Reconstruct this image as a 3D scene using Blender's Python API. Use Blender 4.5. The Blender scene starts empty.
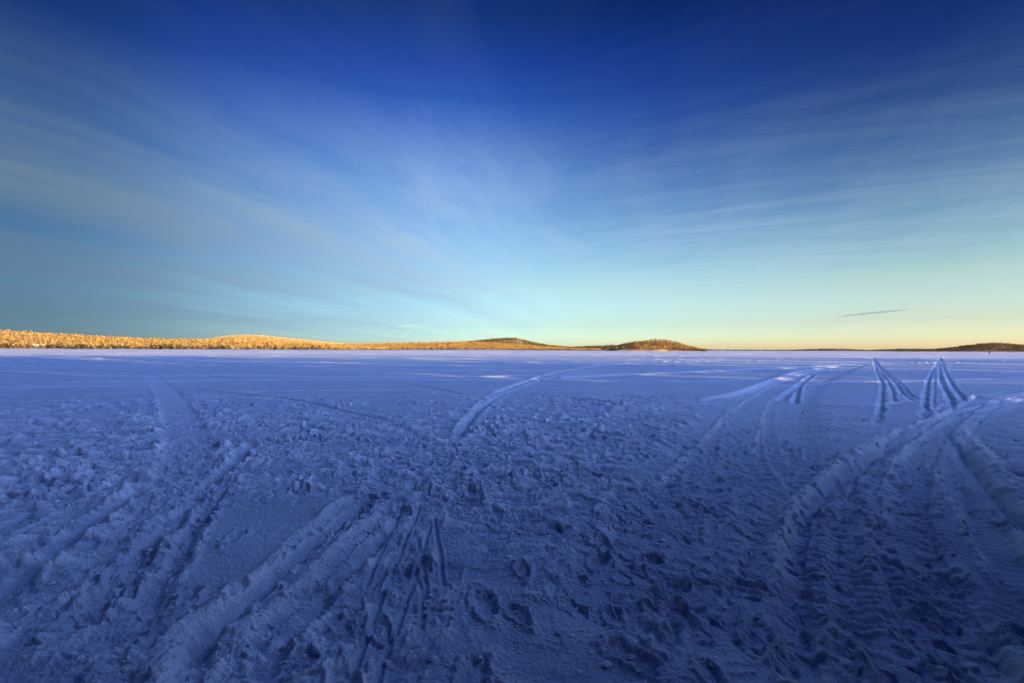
# Frozen lake in low winter sun: trampled snow, sled tracks, wooded far shores.
import bpy, math, random
import numpy as np
from mathutils import Matrix, Vector

random.seed(7)
RNG = np.random.default_rng(11)
sc = bpy.context.scene
COL = sc.collection
rad = math.radians

# ------------------------------------------------------------------ camera
CAM_H, FPX, W, HGT = 1.65, 486.0, 1024, 683
PITCH, ROLL = math.atan((349.8 - 341.5) / FPX), 0.0035
F_ = np.array([0, math.cos(PITCH), math.sin(PITCH)])
U0 = np.array([0, -math.sin(PITCH), math.cos(PITCH)])
R0 = np.array([1.0, 0, 0])
R_ = R0 * math.cos(ROLL) + U0 * math.sin(ROLL)
U_ = U0 * math.cos(ROLL) - R0 * math.sin(ROLL)
cam_d = bpy.data.cameras.new('camera')
cam_d.sensor_width = 36.0
cam_d.lens = FPX / W * 36.0
cam_d.clip_start, cam_d.clip_end = 0.05, 120000
cam = bpy.data.objects.new('camera', cam_d)
COL.objects.link(cam)
m = Matrix.Identity(4)
for i in range(3):
    m[i][0], m[i][1], m[i][2] = R_[i], U_[i], -F_[i]
m[2][3] = CAM_H
cam.matrix_world = m
sc.camera = cam


def gp(px, py):
    """ground point (z=0) seen at a spot of the photo: used to survey the place"""
    d = F_ + R_ * (px - 512) / FPX + U_ * (341.5 - py) / FPX
    t = CAM_H / max(-d[2], 1e-4)
    return d[0] * t, d[1] * t


def az_of(px):
    d = F_ + R_ * (px - 512) / FPX + U_ * (341.5 - 349.8) / FPX
    return math.atan2(d[0], d[1])


def at_dist(px, depth):
    a = az_of(px)
    return math.tan(a) * depth, depth


# ------------------------------------------------------------------ sun and sky
SUN_AZ, SUN_EL = rad(124), rad(5.0)
sd = Vector((math.sin(SUN_AZ) * math.cos(SUN_EL), math.cos(SUN_AZ) * math.cos(SUN_EL), math.sin(SUN_EL)))
sl = bpy.data.lights.new('sun', 'SUN')
sl.energy, sl.angle, sl.color = 5.0, rad(0.6), (1.0, 0.70, 0.30)
so = bpy.data.objects.new('sun', sl)
so.rotation_euler = sd.to_track_quat('Z', 'Y').to_euler()
so.location = sd * 50
COL.objects.link(so)


class NT:
    """small helper to write node trees"""
    def __init__(s, tree):
        s.t = tree
        s.t.nodes.clear()

    def n(s, typ, ins=None, **kw):
        nd = s.t.nodes.new(typ)
        for k, v in kw.items():
            setattr(nd, k, v)
        for k, v in (ins or {}).items():
            if isinstance(v, bpy.types.NodeSocket):
                s.t.links.new(v, nd.inputs[k])
            else:
                nd.inputs[k].default_value = v
        return nd

    def math(s, op, a, b=0.0, c=0.0, clamp=False):
        return s.n('ShaderNodeMath', {0: a, 1: b, 2: c}, operation=op, use_clamp=clamp).outputs[0]

    def vmath(s, op, a, b=(0, 0, 0)):
        return s.n('ShaderNodeVectorMath', {0: a, 1: b}, operation=op)

    def ramp(s, fac, stops, interp='LINEAR'):
        nd = s.n('ShaderNodeValToRGB', {0: fac})
        cr = nd.color_ramp
        cr.interpolation = interp
        while len(cr.elements) < len(stops):
            cr.elements.new(0.5)
        for e, (p, c) in zip(cr.elements, stops):
            e.position = p
            e.color = (c[0], c[1], c[2], 1)
        return nd.outputs[0]

    def mix(s, fac, a, b, mode='MIX'):
        nd = s.n('ShaderNodeMix', data_type='RGBA', blend_type=mode, clamp_factor=True)
        for key, v in ((0, fac), (6, a), (7, b)):
            if isinstance(v, bpy.types.NodeSocket):
                s.t.links.new(v, nd.inputs[key])
            elif key and not hasattr(v, '__len__'):
                nd.inputs[key].default_value = (v, v, v, 1)
            elif key:
                nd.inputs[key].default_value = (v[0], v[1], v[2], 1)
            else:
                nd.inputs[key].default_value = v
        return nd.outputs[2]


EXPOSURE = 1.9
SKY_STRENGTH = 0.10
SEED1 = 7.7


def build_world():
    w = bpy.data.worlds.new('World')
    sc.world = w
    w.use_nodes = True
    t = NT(w.node_tree)
    sky = t.n('ShaderNodeTexSky', sky_type='NISHITA', sun_disc=False, sun_elevation=SUN_EL,
              sun_rotation=SUN_AZ, altitude=100, air_density=1.0, dust_density=0.6, ozone_density=3.0)
    d = t.vmath('NORMALIZE', t.n('ShaderNodeTexCoord').outputs['Generated']).outputs[0]
    xyz = t.n('ShaderNodeSeparateXYZ', {0: d})
    z = t.math('MAXIMUM', xyz.outputs[2], 0.0)
    # polar winter air: deeper blue overhead, green-yellow band low down
    K = 0.354
    grade = t.ramp(z, [(p, tuple(v * K for v in c)) for p, c in [
        (0.0, (3.40, 4.10, 6.00)), (0.020, (3.0, 4.0, 6.1)), (0.051, (2.65, 3.0, 3.85)), (0.122, (3.15, 2.92, 2.72)),
        (0.220, (2.25, 2.38, 2.68)), (0.330, (1.30, 1.72, 2.60)), (0.427, (0.57, 1.00, 2.30)),
        (0.512, (0.17, 0.53, 1.70)), (0.579, (0.0, 0.28, 1.00)), (0.72, (0.06, 0.48, 2.4)), (1.0, (0.10, 0.52, 2.7))]])
    col = t.mix(1.0, sky.outputs[0], grade, 'MULTIPLY')
    # the sky away from the bright quarter is dimmer, most of all near the horizon
    hl = t.math('SQRT', t.math('SUBTRACT', 1.0, t.math('MULTIPLY', z, z)))
    ca = t.math('DIVIDE', t.math('ADD', t.math('MULTIPLY', xyz.outputs[0], math.sin(rad(62))),
                                 t.math('MULTIPLY', xyz.outputs[1], math.cos(rad(62)))), t.math('MAXIMUM', hl, 0.05))
    low = t.ramp(t.math('ADD', t.math('MULTIPLY', ca, 0.5), 0.5),
                 [(0.0, (0.167, 0.200, 0.250)), (0.25, (0.078, 0.111, 0.167)), (0.345, (0.066, 0.094, 0.140)), (0.46, (0.165, 0.195, 0.250)),
                  (0.63, (0.444, 0.500, 0.556)), (0.735, (0.62, 0.635, 0.60)), (0.90, (0.73, 0.70, 0.63)), (1.0, (0.62, 0.56, 0.46))], 'B_SPLINE')
    high = t.ramp(t.math('ADD', t.math('MULTIPLY', ca, 0.5), 0.5),
                  [(0.0, (0.222, 0.222, 0.222)), (0.345, (0.07, 0.10, 0.115)), (0.46, (0.22, 0.26, 0.30)), (0.63, (0.528, 0.528, 0.544)), (0.735, (0.556, 0.556, 0.556)), (0.9, (0.306, 0.333, 0.389)), (1.0, (0.139, 0.156, 0.189))], 'B_SPLINE')
    lowmix = t.n('ShaderNodeMapRange', {0: z, 1: 0.06, 2: 0.42, 3: 1.0, 4: 0.0}, interpolation_type='SMOOTHSTEP').outputs[0]
    az = t.mix(1.0, t.mix(lowmix, high, low), (1.8, 1.8, 1.8), 'MULTIPLY')
    col = t.mix(1.0, col, az, 'MULTIPLY')
    # thin cirrus combed along one direction, on a flat layer high overhead
    k = t.math('DIVIDE', 1.0, t.math('ADD', z, 0.06))
    lx = t.math('MULTIPLY', xyz.outputs[0], k)
    ly = t.math('MULTIPLY', xyz.outputs[1], k)
    pos = t.n('ShaderNodeCombineXYZ', {0: lx, 1: ly, 2: 0.0}).outputs[0]
    def combed(turn, squeeze):
        r = t.n('ShaderNodeMapping', {0: pos, 2: (0, 0, rad(turn))}).outputs[0]
        return t.n('ShaderNodeMapping', {0: r, 3: (1.0, squeeze, 1.0)}).outputs[0]
    rot = combed(18, 0.13)
    warp = t.n('ShaderNodeTexNoise', {'Vector': pos, 'Scale': 0.5, 'Detail': 2.0})
    rot2 = t.vmath('ADD', rot, t.vmath('SCALE', warp.outputs[1]).outputs[0])
    wv = [n for n in t.t.nodes if n.type == 'VECT_MATH' and n.operation == 'SCALE'][0]
    wv.inputs[3].default_value = 0.8
    n1 = t.n('ShaderNodeTexNoise', {'Vector': t.vmath('ADD', rot2.outputs[0], (SEED1, 1.3, 0.0)).outputs[0], 'Scale': 1.15, 'Detail': 9.0, 'Roughness': 0.64}).outputs[0]
    fine = combed(-62, 0.15)
    n2 = t.n('ShaderNodeTexNoise', {'Vector': fine, 'Scale': 3.6, 'Detail': 9.0, 'Roughness': 0.68, 'Distortion': 0.9}).outputs[0]
    c1 = t.n('ShaderNodeMapRange', {0: n1, 1: 0.30, 2: 0.74, 3: 0.0, 4: 1.0}).outputs[0]
    c2 = t.n('ShaderNodeMapRange', {0: n2, 1: 0.42, 2: 0.80, 3: 0.0, 4: 1.0}).outputs[0]
    rightw = t.n('ShaderNodeMapRange', {0: xyz.outputs[0], 1: -0.05, 2: 0.25, 3: 0.0, 4: 0.8}).outputs[0]
    cov = t.math('ADD', t.math('MULTIPLY', c1, t.n('ShaderNodeMapRange', {0: xyz.outputs[0], 1: -0.15, 2: 0.2, 3: 1.5, 4: 0.42}).outputs[0]), t.math('MULTIPLY', t.math('MULTIPLY', c2, rightw), 0.58))
    cov = t.math('MULTIPLY', cov, t.n('ShaderNodeMapRange', {0: z, 1: 0.0, 2: 0.12, 3: 0.15, 4: 1.0}).outputs[0])
    cov = t.math('MULTIPLY', cov, t.n('ShaderNodeMapRange', {0: z, 1: 0.20, 2: 0.46, 3: 1.0, 4: 0.05}).outputs[0], clamp=True)
    bright = t.mix(1.0, t.mix(0.16, az, (1, 1, 1)), (1.20, 1.72, 2.25), 'MULTIPLY')
    col = t.mix(t.math('MULTIPLY', cov, 0.90), col, bright)
    warm = t.math('MULTIPLY', t.n('ShaderNodeMapRange', {0: z, 1: 0.0, 2: 0.14, 3: 1.0, 4: 0.0}).outputs[0],
                  t.n('ShaderNodeMapRange', {0: ca, 1: 0.50, 2: 0.95, 3: 0.0, 4: 1.0}).outputs[0], clamp=True)
    col = t.mix(warm, col, t.mix(1.0, col, (1.22, 1.0, 0.92), 'MULTIPLY'))
    # added bright blue glow in the unseen sky, side-lighting the snow
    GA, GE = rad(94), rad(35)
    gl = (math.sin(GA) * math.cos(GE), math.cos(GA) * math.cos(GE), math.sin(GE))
    fill_glow = t.n('ShaderNodeMapRange', {0: t.vmath('DOT_PRODUCT', d, gl).outputs['Value'], 1: 0.83, 2: 0.975, 3: 0.0, 4: 1.0},
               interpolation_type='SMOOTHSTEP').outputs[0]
    col = t.mix(fill_glow, col, (4.0, 6.5, 15.5))
    # one thin dark bar of cloud low on the right and a pale wisp over the middle
    def bar(px, py, ha, hb, slope):
        dv = F_ + R_ * (px - 512) / FPX + U_ * (341.5 - py) / FPX
        dv = dv / np.linalg.norm(dv)
        e1 = np.cross(dv, (0, 0, 1)); e1 /= np.linalg.norm(e1)
        e2 = np.cross(e1, dv)
        a = math.atan(slope)
        f1 = e1 * math.cos(a) + e2 * math.sin(a)
        f2 = e2 * math.cos(a) - e1 * math.sin(a)
        u = t.math('DIVIDE', t.vmath('DOT_PRODUCT', d, tuple(f1)).outputs['Value'], ha)
        v = t.math('DIVIDE', t.vmath('DOT_PRODUCT', d, tuple(f2)).outputs['Value'], hb)
        nz = t.n('ShaderNodeTexNoise', {'Vector': d, 'Scale': 130.0, 'Detail': 3.0}).outputs[0]
        v = t.math('ADD', v, t.math('MULTIPLY', t.math('SUBTRACT', nz, 0.5), 1.1))
        r = t.math('ADD', t.math('MULTIPLY', u, u), t.math('MULTIPLY', v, v))
        front = t.n('ShaderNodeMapRange', {0: t.vmath('DOT_PRODUCT', d, tuple(dv)).outputs['Value'], 1: 0.9, 2: 0.95}).outputs[0]
        return t.math('MULTIPLY', front, t.n('ShaderNodeMapRange', {0: r, 1: 0.15, 2: 1.0, 3: 1.0, 4: 0.0}, interpolation_type='SMOOTHSTEP').outputs[0])
    col = t.mix(t.math('MULTIPLY', bar(872, 313, 0.060, 0.0022, 0.08), 0.5), col, (0.55, 0.85, 1.1))
    col = t.mix(t.math('MULTIPLY', bar(410, 326, 0.034, 0.0042, 0.03), 0.35), col, (1.9, 2.5, 2.5))
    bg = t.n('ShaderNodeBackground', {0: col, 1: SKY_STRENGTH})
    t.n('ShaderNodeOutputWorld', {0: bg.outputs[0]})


build_world()
vs = sc.view_settings
vs.view_transform, vs.look, vs.gamma, vs.use_curve_mapping = 'Standard', 'None', 1.0, False
vs.exposure = EXPOSURE

# ------------------------------------------------------------------ noise
def _hash(ix, iy, seed):
    h = (ix.astype(np.int64) * 374761393 + iy.astype(np.int64) * 668265263 + seed * 974634777) & 0xFFFFFFFF
    h = ((h ^ (h >> 13)) * 1274126177) & 0xFFFFFFFF
    h = ((h ^ (h >> 16)) * 2246822519) & 0xFFFFFFFF
    return (h >> 8) & 0xFFFF


def noise(x, y, seed=0):
    """gradient noise, about -0.7 .. 0.7"""
    x0, y0 = np.floor(x), np.floor(y)
    fx, fy = x - x0, y - y0
    ux, uy = fx * fx * fx * (fx * (fx * 6 - 15) + 10), fy * fy * fy * (fy * (fy * 6 - 15) + 10)

    def g(dx, dy):
        a = _hash(x0 + dx, y0 + dy, seed) * (2 * math.pi / 65536.0)
        return np.cos(a) * (fx - dx) + np.sin(a) * (fy - dy)
    a = g(0, 0) * (1 - ux) + g(1, 0) * ux
    b = g(0, 1) * (1 - ux) + g(1, 1) * ux
    return a * (1 - uy) + b * uy


def plates(x, y, seed):
    """broken crust: a random level for each cell and the distance to the cell's rim"""
    x0, y0 = np.floor(x), np.floor(y)
    d1, d2, lv = np.full_like(x, 9.0), np.full_like(x, 9.0), np.zeros_like(x)
    for i in (-1, 0, 1):
        for j in (-1, 0, 1):
            h = _hash(x0 + i, y0 + j, seed)
            h2 = _hash(x0 + i, y0 + j, seed + 1)
            px, py = x0 + i + .1 + .8 * (h & 255) / 255.0, y0 + j + .1 + .8 * (h >> 8) / 255.0
            d = np.hypot(x - px, y - py)
            tilt = ((h2 & 255) / 255.0 - .5) * (x - px) + ((h2 >> 8) / 255.0 - .5) * (y - py)
            k = d < d1
            d2 = np.where(k, d1, np.minimum(d2, d))
            lv = np.where(k, (h2 & 1023) / 1023.0 - .5 + 1.6 * tilt, lv)
            d1 = np.where(k, d, d1)
    return lv, d2 - d1


def sstep(e0, e1, x):
    t = np.clip((x - e0) / (e1 - e0), 0, 1)
    return t * t * (3 - 2 * t)


# ------------------------------------------------------------------ the snow relief
# how much the snow is trampled, surveyed at spots of the lake (photo x, photo y, amount)
TRAMPLED = []
for y_, row in {
    362: [(0, .04), (300, .02), (600, .02), (1020, .02)],
    376: [(0, .22), (100, .25), (200, .15), (320, .06), (480, .05), (700, .02), (1020, .02)],
    388: [(0, .55), (100, .6), (200, .4), (300, .15), (400, .06), (480, .2), (560, .03), (700, .03), (800, .08), (900, .02), (1020, .03)],
    404: [(0, .9), (100, .9), (200, .75), (300, .6), (400, .3), (470, .6), (560, .75), (640, 1), (700, .6), (770, .15), (840, .3), (900, .12), (940, .6), (1020, .35)],
    430: [(0, 1), (100, 1), (200, .9), (300, .85), (400, .7), (500, .9), (600, 1), (660, .9), (720, .3), (770, .15), (830, .7), (900, .3), (960, .45), (1020, .55)],
    480: [(0, 1), (100, 1), (200, .9), (280, .5), (400, 1), (500, 1), (600, .9), (680, .4), (740, .2), (800, .25), (860, .4), (930, .45), (1020, .5)],
    520: [(0, .7), (80, .6), (150, .6), (240, .04), (320, .2), (400, .9), (480, .8), (560, .7), (640, .5), (740, .25), (830, .35), (930, .4), (1020, .4)],
    570: [(0, .45), (80, .4), (150, .4), (230, .04), (300, .35), (380, .6), (450, .42), (540, .38), (640, .3), (740, .2), (830, .28), (930, .28), (1020, .3)],
    640: [(0, .5), (100, .6), (190, .8), (280, .9), (370, .55), (460, .36), (560, .28), (680, .25), (780, .22), (880, .24), (960, .2), (1020, .3)],
}.items():
    for x_, a_ in row:
        X, Y = gp(x_, y_)
        TRAMPLED.append((math.atan2(X, Y) * 2.2, math.log(math.hypot(X, Y)) * 1.6, a_))


def trampled(x, y):
    u, v = np.arctan2(x, y) * 2.2, np.log(np.maximum(np.hypot(x, y), 0.3)) * 1.6
    u = u + 0.12 * noise(x * 0.6, y * 0.6, 51)
    v = v + 0.10 * noise(x * 0.6, y * 0.6, 52)
    num, den = np.zeros_like(x), np.zeros_like(x)
    for a, b, c in TRAMPLED:
        w = 1.0 / ((u - a) ** 2 + (v - b) ** 2 + 0.004) ** 2
        num += w * c
        den += w
    far = 1 - sstep(60, 140, np.hypot(x, y))
    return num / den * far


def polyline(x, y, pts, reach):
    """signed side distance and run length to a line on the ground; only points within reach"""
    P = np.array(pts, float)
    # round the corners
    for _ in range(2):
        Q = np.empty((len(P) * 2, 2))
        Q[0::2] = P
        Q[1::2] = P
        Q[0], Q[-1] = P[0], P[-1]
        N = [P[0]]
        for i in range(len(P) - 1):
            N += [P[i] * .75 + P[i + 1] * .25, P[i] * .25 + P[i + 1] * .75]
        N.append(P[-1])
        P = np.array(N)
    lo, hi = P.min(0) - reach, P.max(0) + reach
    idx = np.nonzero((x > lo[0]) & (x < hi[0]) & (y > lo[1]) & (y < hi[1]))[0]
    if not len(idx):
        return idx, None, None, 0
    X, Y = x[idx], y[idx]
    best = np.full(len(idx), 1e9)
    sd_, tt = np.full(len(idx), 1e9), np.zeros(len(idx))
    run = 0.0
    for a, b in zip(P[:-1], P[1:]):
        e = b - a
        L = math.hypot(*e)
        if L < 1e-6:
            continue
        e = e / L
        dx, dy = X - a[0], Y - a[1]
        t = np.clip(dx * e[0] + dy * e[1], 0, L)
        ex, ey = dx - e[0] * t, dy - e[1] * t
        d2 = ex * ex + ey * ey
        k = d2 < best
        side = np.where(ex * e[1] - ey * e[0] > 0, 1.0, -1.0)
        best = np.where(k, d2, best)
        sd_ = np.where(k, side * np.sqrt(d2), sd_)
        tt = np.where(k, run + t, tt)
        run += L
    keep = best < reach * reach
    return idx[keep], sd_[keep], tt[keep], run


# tracks: kind, points in the photo, width, depth/height
TRACKS = [
    # road packed by sleds, down the middle right
    ('road', [(860, 363), (812, 377), (778, 393), (748, 425), (738, 480), (742, 560), (735, 700)], 1.15, 0.06),
    ('road', [(1040, 392), (975, 408), (900, 440), (850, 500), (830, 600), (850, 720)], 0.8, 0.05),
    # ruts and thrown-up edges of the road
    ('edge', [(1024, 362), (930, 362), (860, 366), (800, 373), (765, 383), (742, 393), (700, 402)], .28, .07),
    ('edge', [(800, 374), (768, 386), (742, 400), (722, 415), (700, 440), (664, 470), (640, 500)], .16, .05),
    ('groove', [(742, 397), (722, 420), (711, 445), (710, 470), (716, 520), (722, 580), (728, 640)], .10, .045),
    ('edge', [(775, 392), (762, 410), (757, 435), (748, 460)], .10, .035),
    ('groove', [(790, 386), (772, 404), (767, 430), (774, 455), (790, 480), (812, 505), (860, 560)], .11, .05),
    ('rut', [(812, 375), (796, 386), (778, 400)], .22, .14),
    ('rut', [(806, 379), (797, 388), (795, 402)], 0.16, .14),
    ('groove', [(775, 398), (752, 430), (742, 470), (740, 520)], .10, .03),
    ('groove', [(690, 560), (700, 620), (712, 690)], .10, .03),
    # the big curved berm and its rut
    ('rut', [(1040, 396), (975, 411), (915, 432), (858, 464), (815, 492), (797, 520), (794, 570), (800, 640), (812, 720)], .18, 0.101),
    ('edge', [(1040, 392), (960, 407), (900, 427), (842, 460), (798, 492), (780, 525), (776, 580), (782, 640)], .17, 0.149),
    ('edge', [(905, 424), (868, 440), (838, 458), (822, 470)], .30, 0.135),
    # curving sled tracks on the lower right
    ('sled', [(985, 396), (945, 420), (918, 450), (903, 490), (905, 540), (930, 600), (975, 700)], .25, 0.095),
    ('edge', [(960, 408), (915, 435), (888, 470), (880, 510), (884, 550)], .16, 0.121),
    ('groove', [(940, 424), (962, 452), (990, 490), (1040, 545)], .15, 0.108),
    ('edge', [(955, 420), (985, 458), (1024, 500)], .16, 0.095),
    ('sled', [(930, 430), (948, 470), (962, 530), (985, 600), (1030, 680)], .34, 0.068),
    ('edge', [(920, 450), (945, 490), (985, 560), (1024, 620)], .10, 0.068),
    ('groove', [(886, 590), (915, 630), (965, 695)], .075, 0.068),
    ('groove', [(916, 570), (950, 620), (1005, 700)], .075, 0.061),
    ('sled', [(850, 470), (832, 520), (840, 600), (870, 700)], .30, 0.041),
    # two tracks cut into the untouched snow, far right
    ('cut', [(873, 353.5), (873, 358), (876, 370), (883, 384), (882, 394), (878, 430)], 0.135, 0.104),
    ('cut', [(873.4, 357), (880, 371), (889, 383), (893, 393), (895, 406)], 0.117, 0.096),
    ('cut', [(873.8, 359), (884, 372), (897, 384), (903, 394), (920, 405)], 0.135, 0.104),
    ('cut', [(874, 361), (890, 375), (903, 385), (908, 394), (926, 404)], 0.099, 0.080),
    ('cut', [(940, 356.5), (937, 364), (929, 376), (926, 390), (924, 432)], 0.144, 0.120),
    ('cut', [(940, 359), (936, 369), (934, 385), (934, 420)], 0.090, 0.056),
    ('cut', [(940.4, 358), (939, 372), (942, 384), (949, 396), (962, 430)], 0.153, 0.120),
    ('cut', [(940.8, 358), (944, 369), (951, 383), (960, 395), (971, 407)], 0.135, 0.104),
    ('cut', [(925, 352.6), (932, 354.2), (940, 356.5)], 0.270, 0.112),
    # low snow banks along the far edge of the trampled ground
    ('edge', [(790, 404), (830, 406), (870, 406), (915, 402), (935, 399)], .20, .10),
    ('edge', [(960, 402), (1000, 397), (1040, 389)], .22, .06),
    ('edge', [(975, 404), (1010, 400), (1045, 394)], .2, .08),
    # long faint tracks crossing the lake
    ('line', [(-80, 371), (60, 374), (110, 377), (230, 376), (340, 379), (480, 377), (640, 376)], .30, 0.15),
    ('line', [(60, 383), (180, 381), (300, 381), (460, 381), (700, 382), (745, 381)], .20, 0.11),
    ('line', [(560, 379), (660, 374), (760, 370), (870, 364), (1040, 361)], .34, 0.19),
    ('line', [(-80, 358.5), (200, 359.5), (420, 359), (700, 359.5), (1100, 358)], .6, 0.19),
    ('line', [(-80, 361.5), (150, 362), (400, 363), (620, 362.5), (760, 361)], .5, 0.19),
    ('line', [(300, 366), (460, 366), (560, 365), (700, 365)], .35, 0.14),
    ('line', [(-60, 366), (120, 367), (220, 366.5)], .35, 0.11),
    ('line', [(-60, 356), (300, 356.6), (700, 356.2), (1100, 355.4)], .7, 0.25),
    ('line', [(300, 369.5), (480, 371), (620, 371)], .3, 0.12),
    ('line', [(760, 386), (830, 383), (1040, 378)], .22, 0.09),
    ('line', [(-60, 389), (60, 388), (150, 386)], .2, 0.10),
    ('line', [(240, 392), (350, 391), (430, 393)], .2, 0.09),
    ('line', [(720, 358.5), (640, 362), (580, 367.5), (540, 376), (512, 386), (494, 393)], .26, .08),
    ('line', [(860, 363), (800, 371), (765, 382), (735, 394), (700, 401)], .22, .10),
    # tracks sweeping across the middle
    ('edge', [(680, 360), (610, 363), (555, 372), (518, 384), (488, 396), (470, 410), (446, 440)], .13, .045),
    ('groove', [(690, 362), (620, 365), (560, 375), (522, 387), (494, 399), (474, 415), (456, 440)], .15, .05),
    ('rut', [(340, 379), (390, 381), (440, 389), (462, 395)], .16, .03),
    ('edge', [(560, 402), (580, 404), (605, 404)], .3, .14),
    ('rut', [(560, 399), (590, 402), (622, 406)], .26, .12),
    # broad tracks on the left
    ('rut', [(190, 388), (250, 395), (310, 402), (345, 412), (400, 424)], .20, .03),
    ('road', [(150, 376), (168, 392), (182, 420), (190, 455), (178, 500), (130, 570), (60, 680)], .36, .015),
    ('rut', [(255, 440), (215, 478), (160, 530), (110, 590), (60, 660)], 0.153, 0.047),
    ('rut', [(235, 470), (205, 505), (185, 540), (160, 580), (120, 640)], 0.131, 0.043),
    ('rut', [(150, 480), (90, 520), (30, 570), (-40, 630)], 0.131, 0.037),
    ('edge', [(130, 530), (95, 570), (60, 610), (35, 640)], 0.092, 0.043),
    ('edge', [(60, 560), (20, 600), (-20, 640)], 0.077, 0.030),
    ('edge', [(190, 480), (150, 520), (120, 550)], 0.107, 0.037),
    # pressed bank with two light ridges, left of the middle
    ('ridge', [(352, 490), (318, 518), (262, 570), (215, 612), (170, 655), (120, 720)], 0.117, 0.075),
    ('rut', [(372, 496), (334, 526), (286, 566), (244, 606), (205, 650), (165, 710)], 0.099, 0.068),
    ('ridge', [(392, 500), (352, 532), (308, 574), (268, 616), (226, 662), (190, 720)], 0.108, 0.075),
    ('groove', [(400, 520), (372, 545), (330, 590), (290, 640), (255, 690)], 0.090, 0.053),
    ('ridge', [(250, 585), (205, 592), (180, 600)], 0.108, 0.045),
    # narrow ski lines
    ('ski', [(420, 505), (405, 540), (385, 590), (366, 640), (348, 690)], .017, .017),
    ('ski', [(432, 520), (420, 560), (404, 610), (384, 660), (372, 700)], .017, .017),
    ('ski', [(418, 535), (424, 570), (426, 610)], .017, .017),
    ('ski', [(434, 515), (440, 555), (444, 590)], .017, .017),
    ('ski', [(404, 500), (394, 525), (376, 560), (364, 590)], .017, .017),
    ('ski', [(416, 575), (425, 600), (420, 640)], .017, .017),
]


FOOT = []
fr = random.Random(3)
for i in range(46):                                     # a line of steps across the left
    X, Y = gp(196 + i * 5.3, 404.5 + 0.6 * math.sin(i * .7) + fr.uniform(-.3, .3))
    FOOT.append((X, Y, math.pi / 2, 1.3))
for row_y, x0, x1, st in ((415, 200, 330, 7), (427, 190, 350, 8), (440, 260, 420, 8), (396, 60, 190, 8)):
    q = x0
    while q < x1:
        X, Y = gp(q, row_y + fr.uniform(-2, 2))
        FOOT.append((X, Y, math.pi / 2 + fr.uniform(-.3, .3), 1.2))
        q += st * fr.uniform(.8, 1.3)
for i in range(150):                                    # scattered boot prints
    X, Y = gp(fr.uniform(-40, 1060), 405 + 285 * fr.random() ** 1.6)
    FOOT.append((X, Y, fr.gauss(0, .6), fr.uniform(.75, 1.15)))


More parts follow.
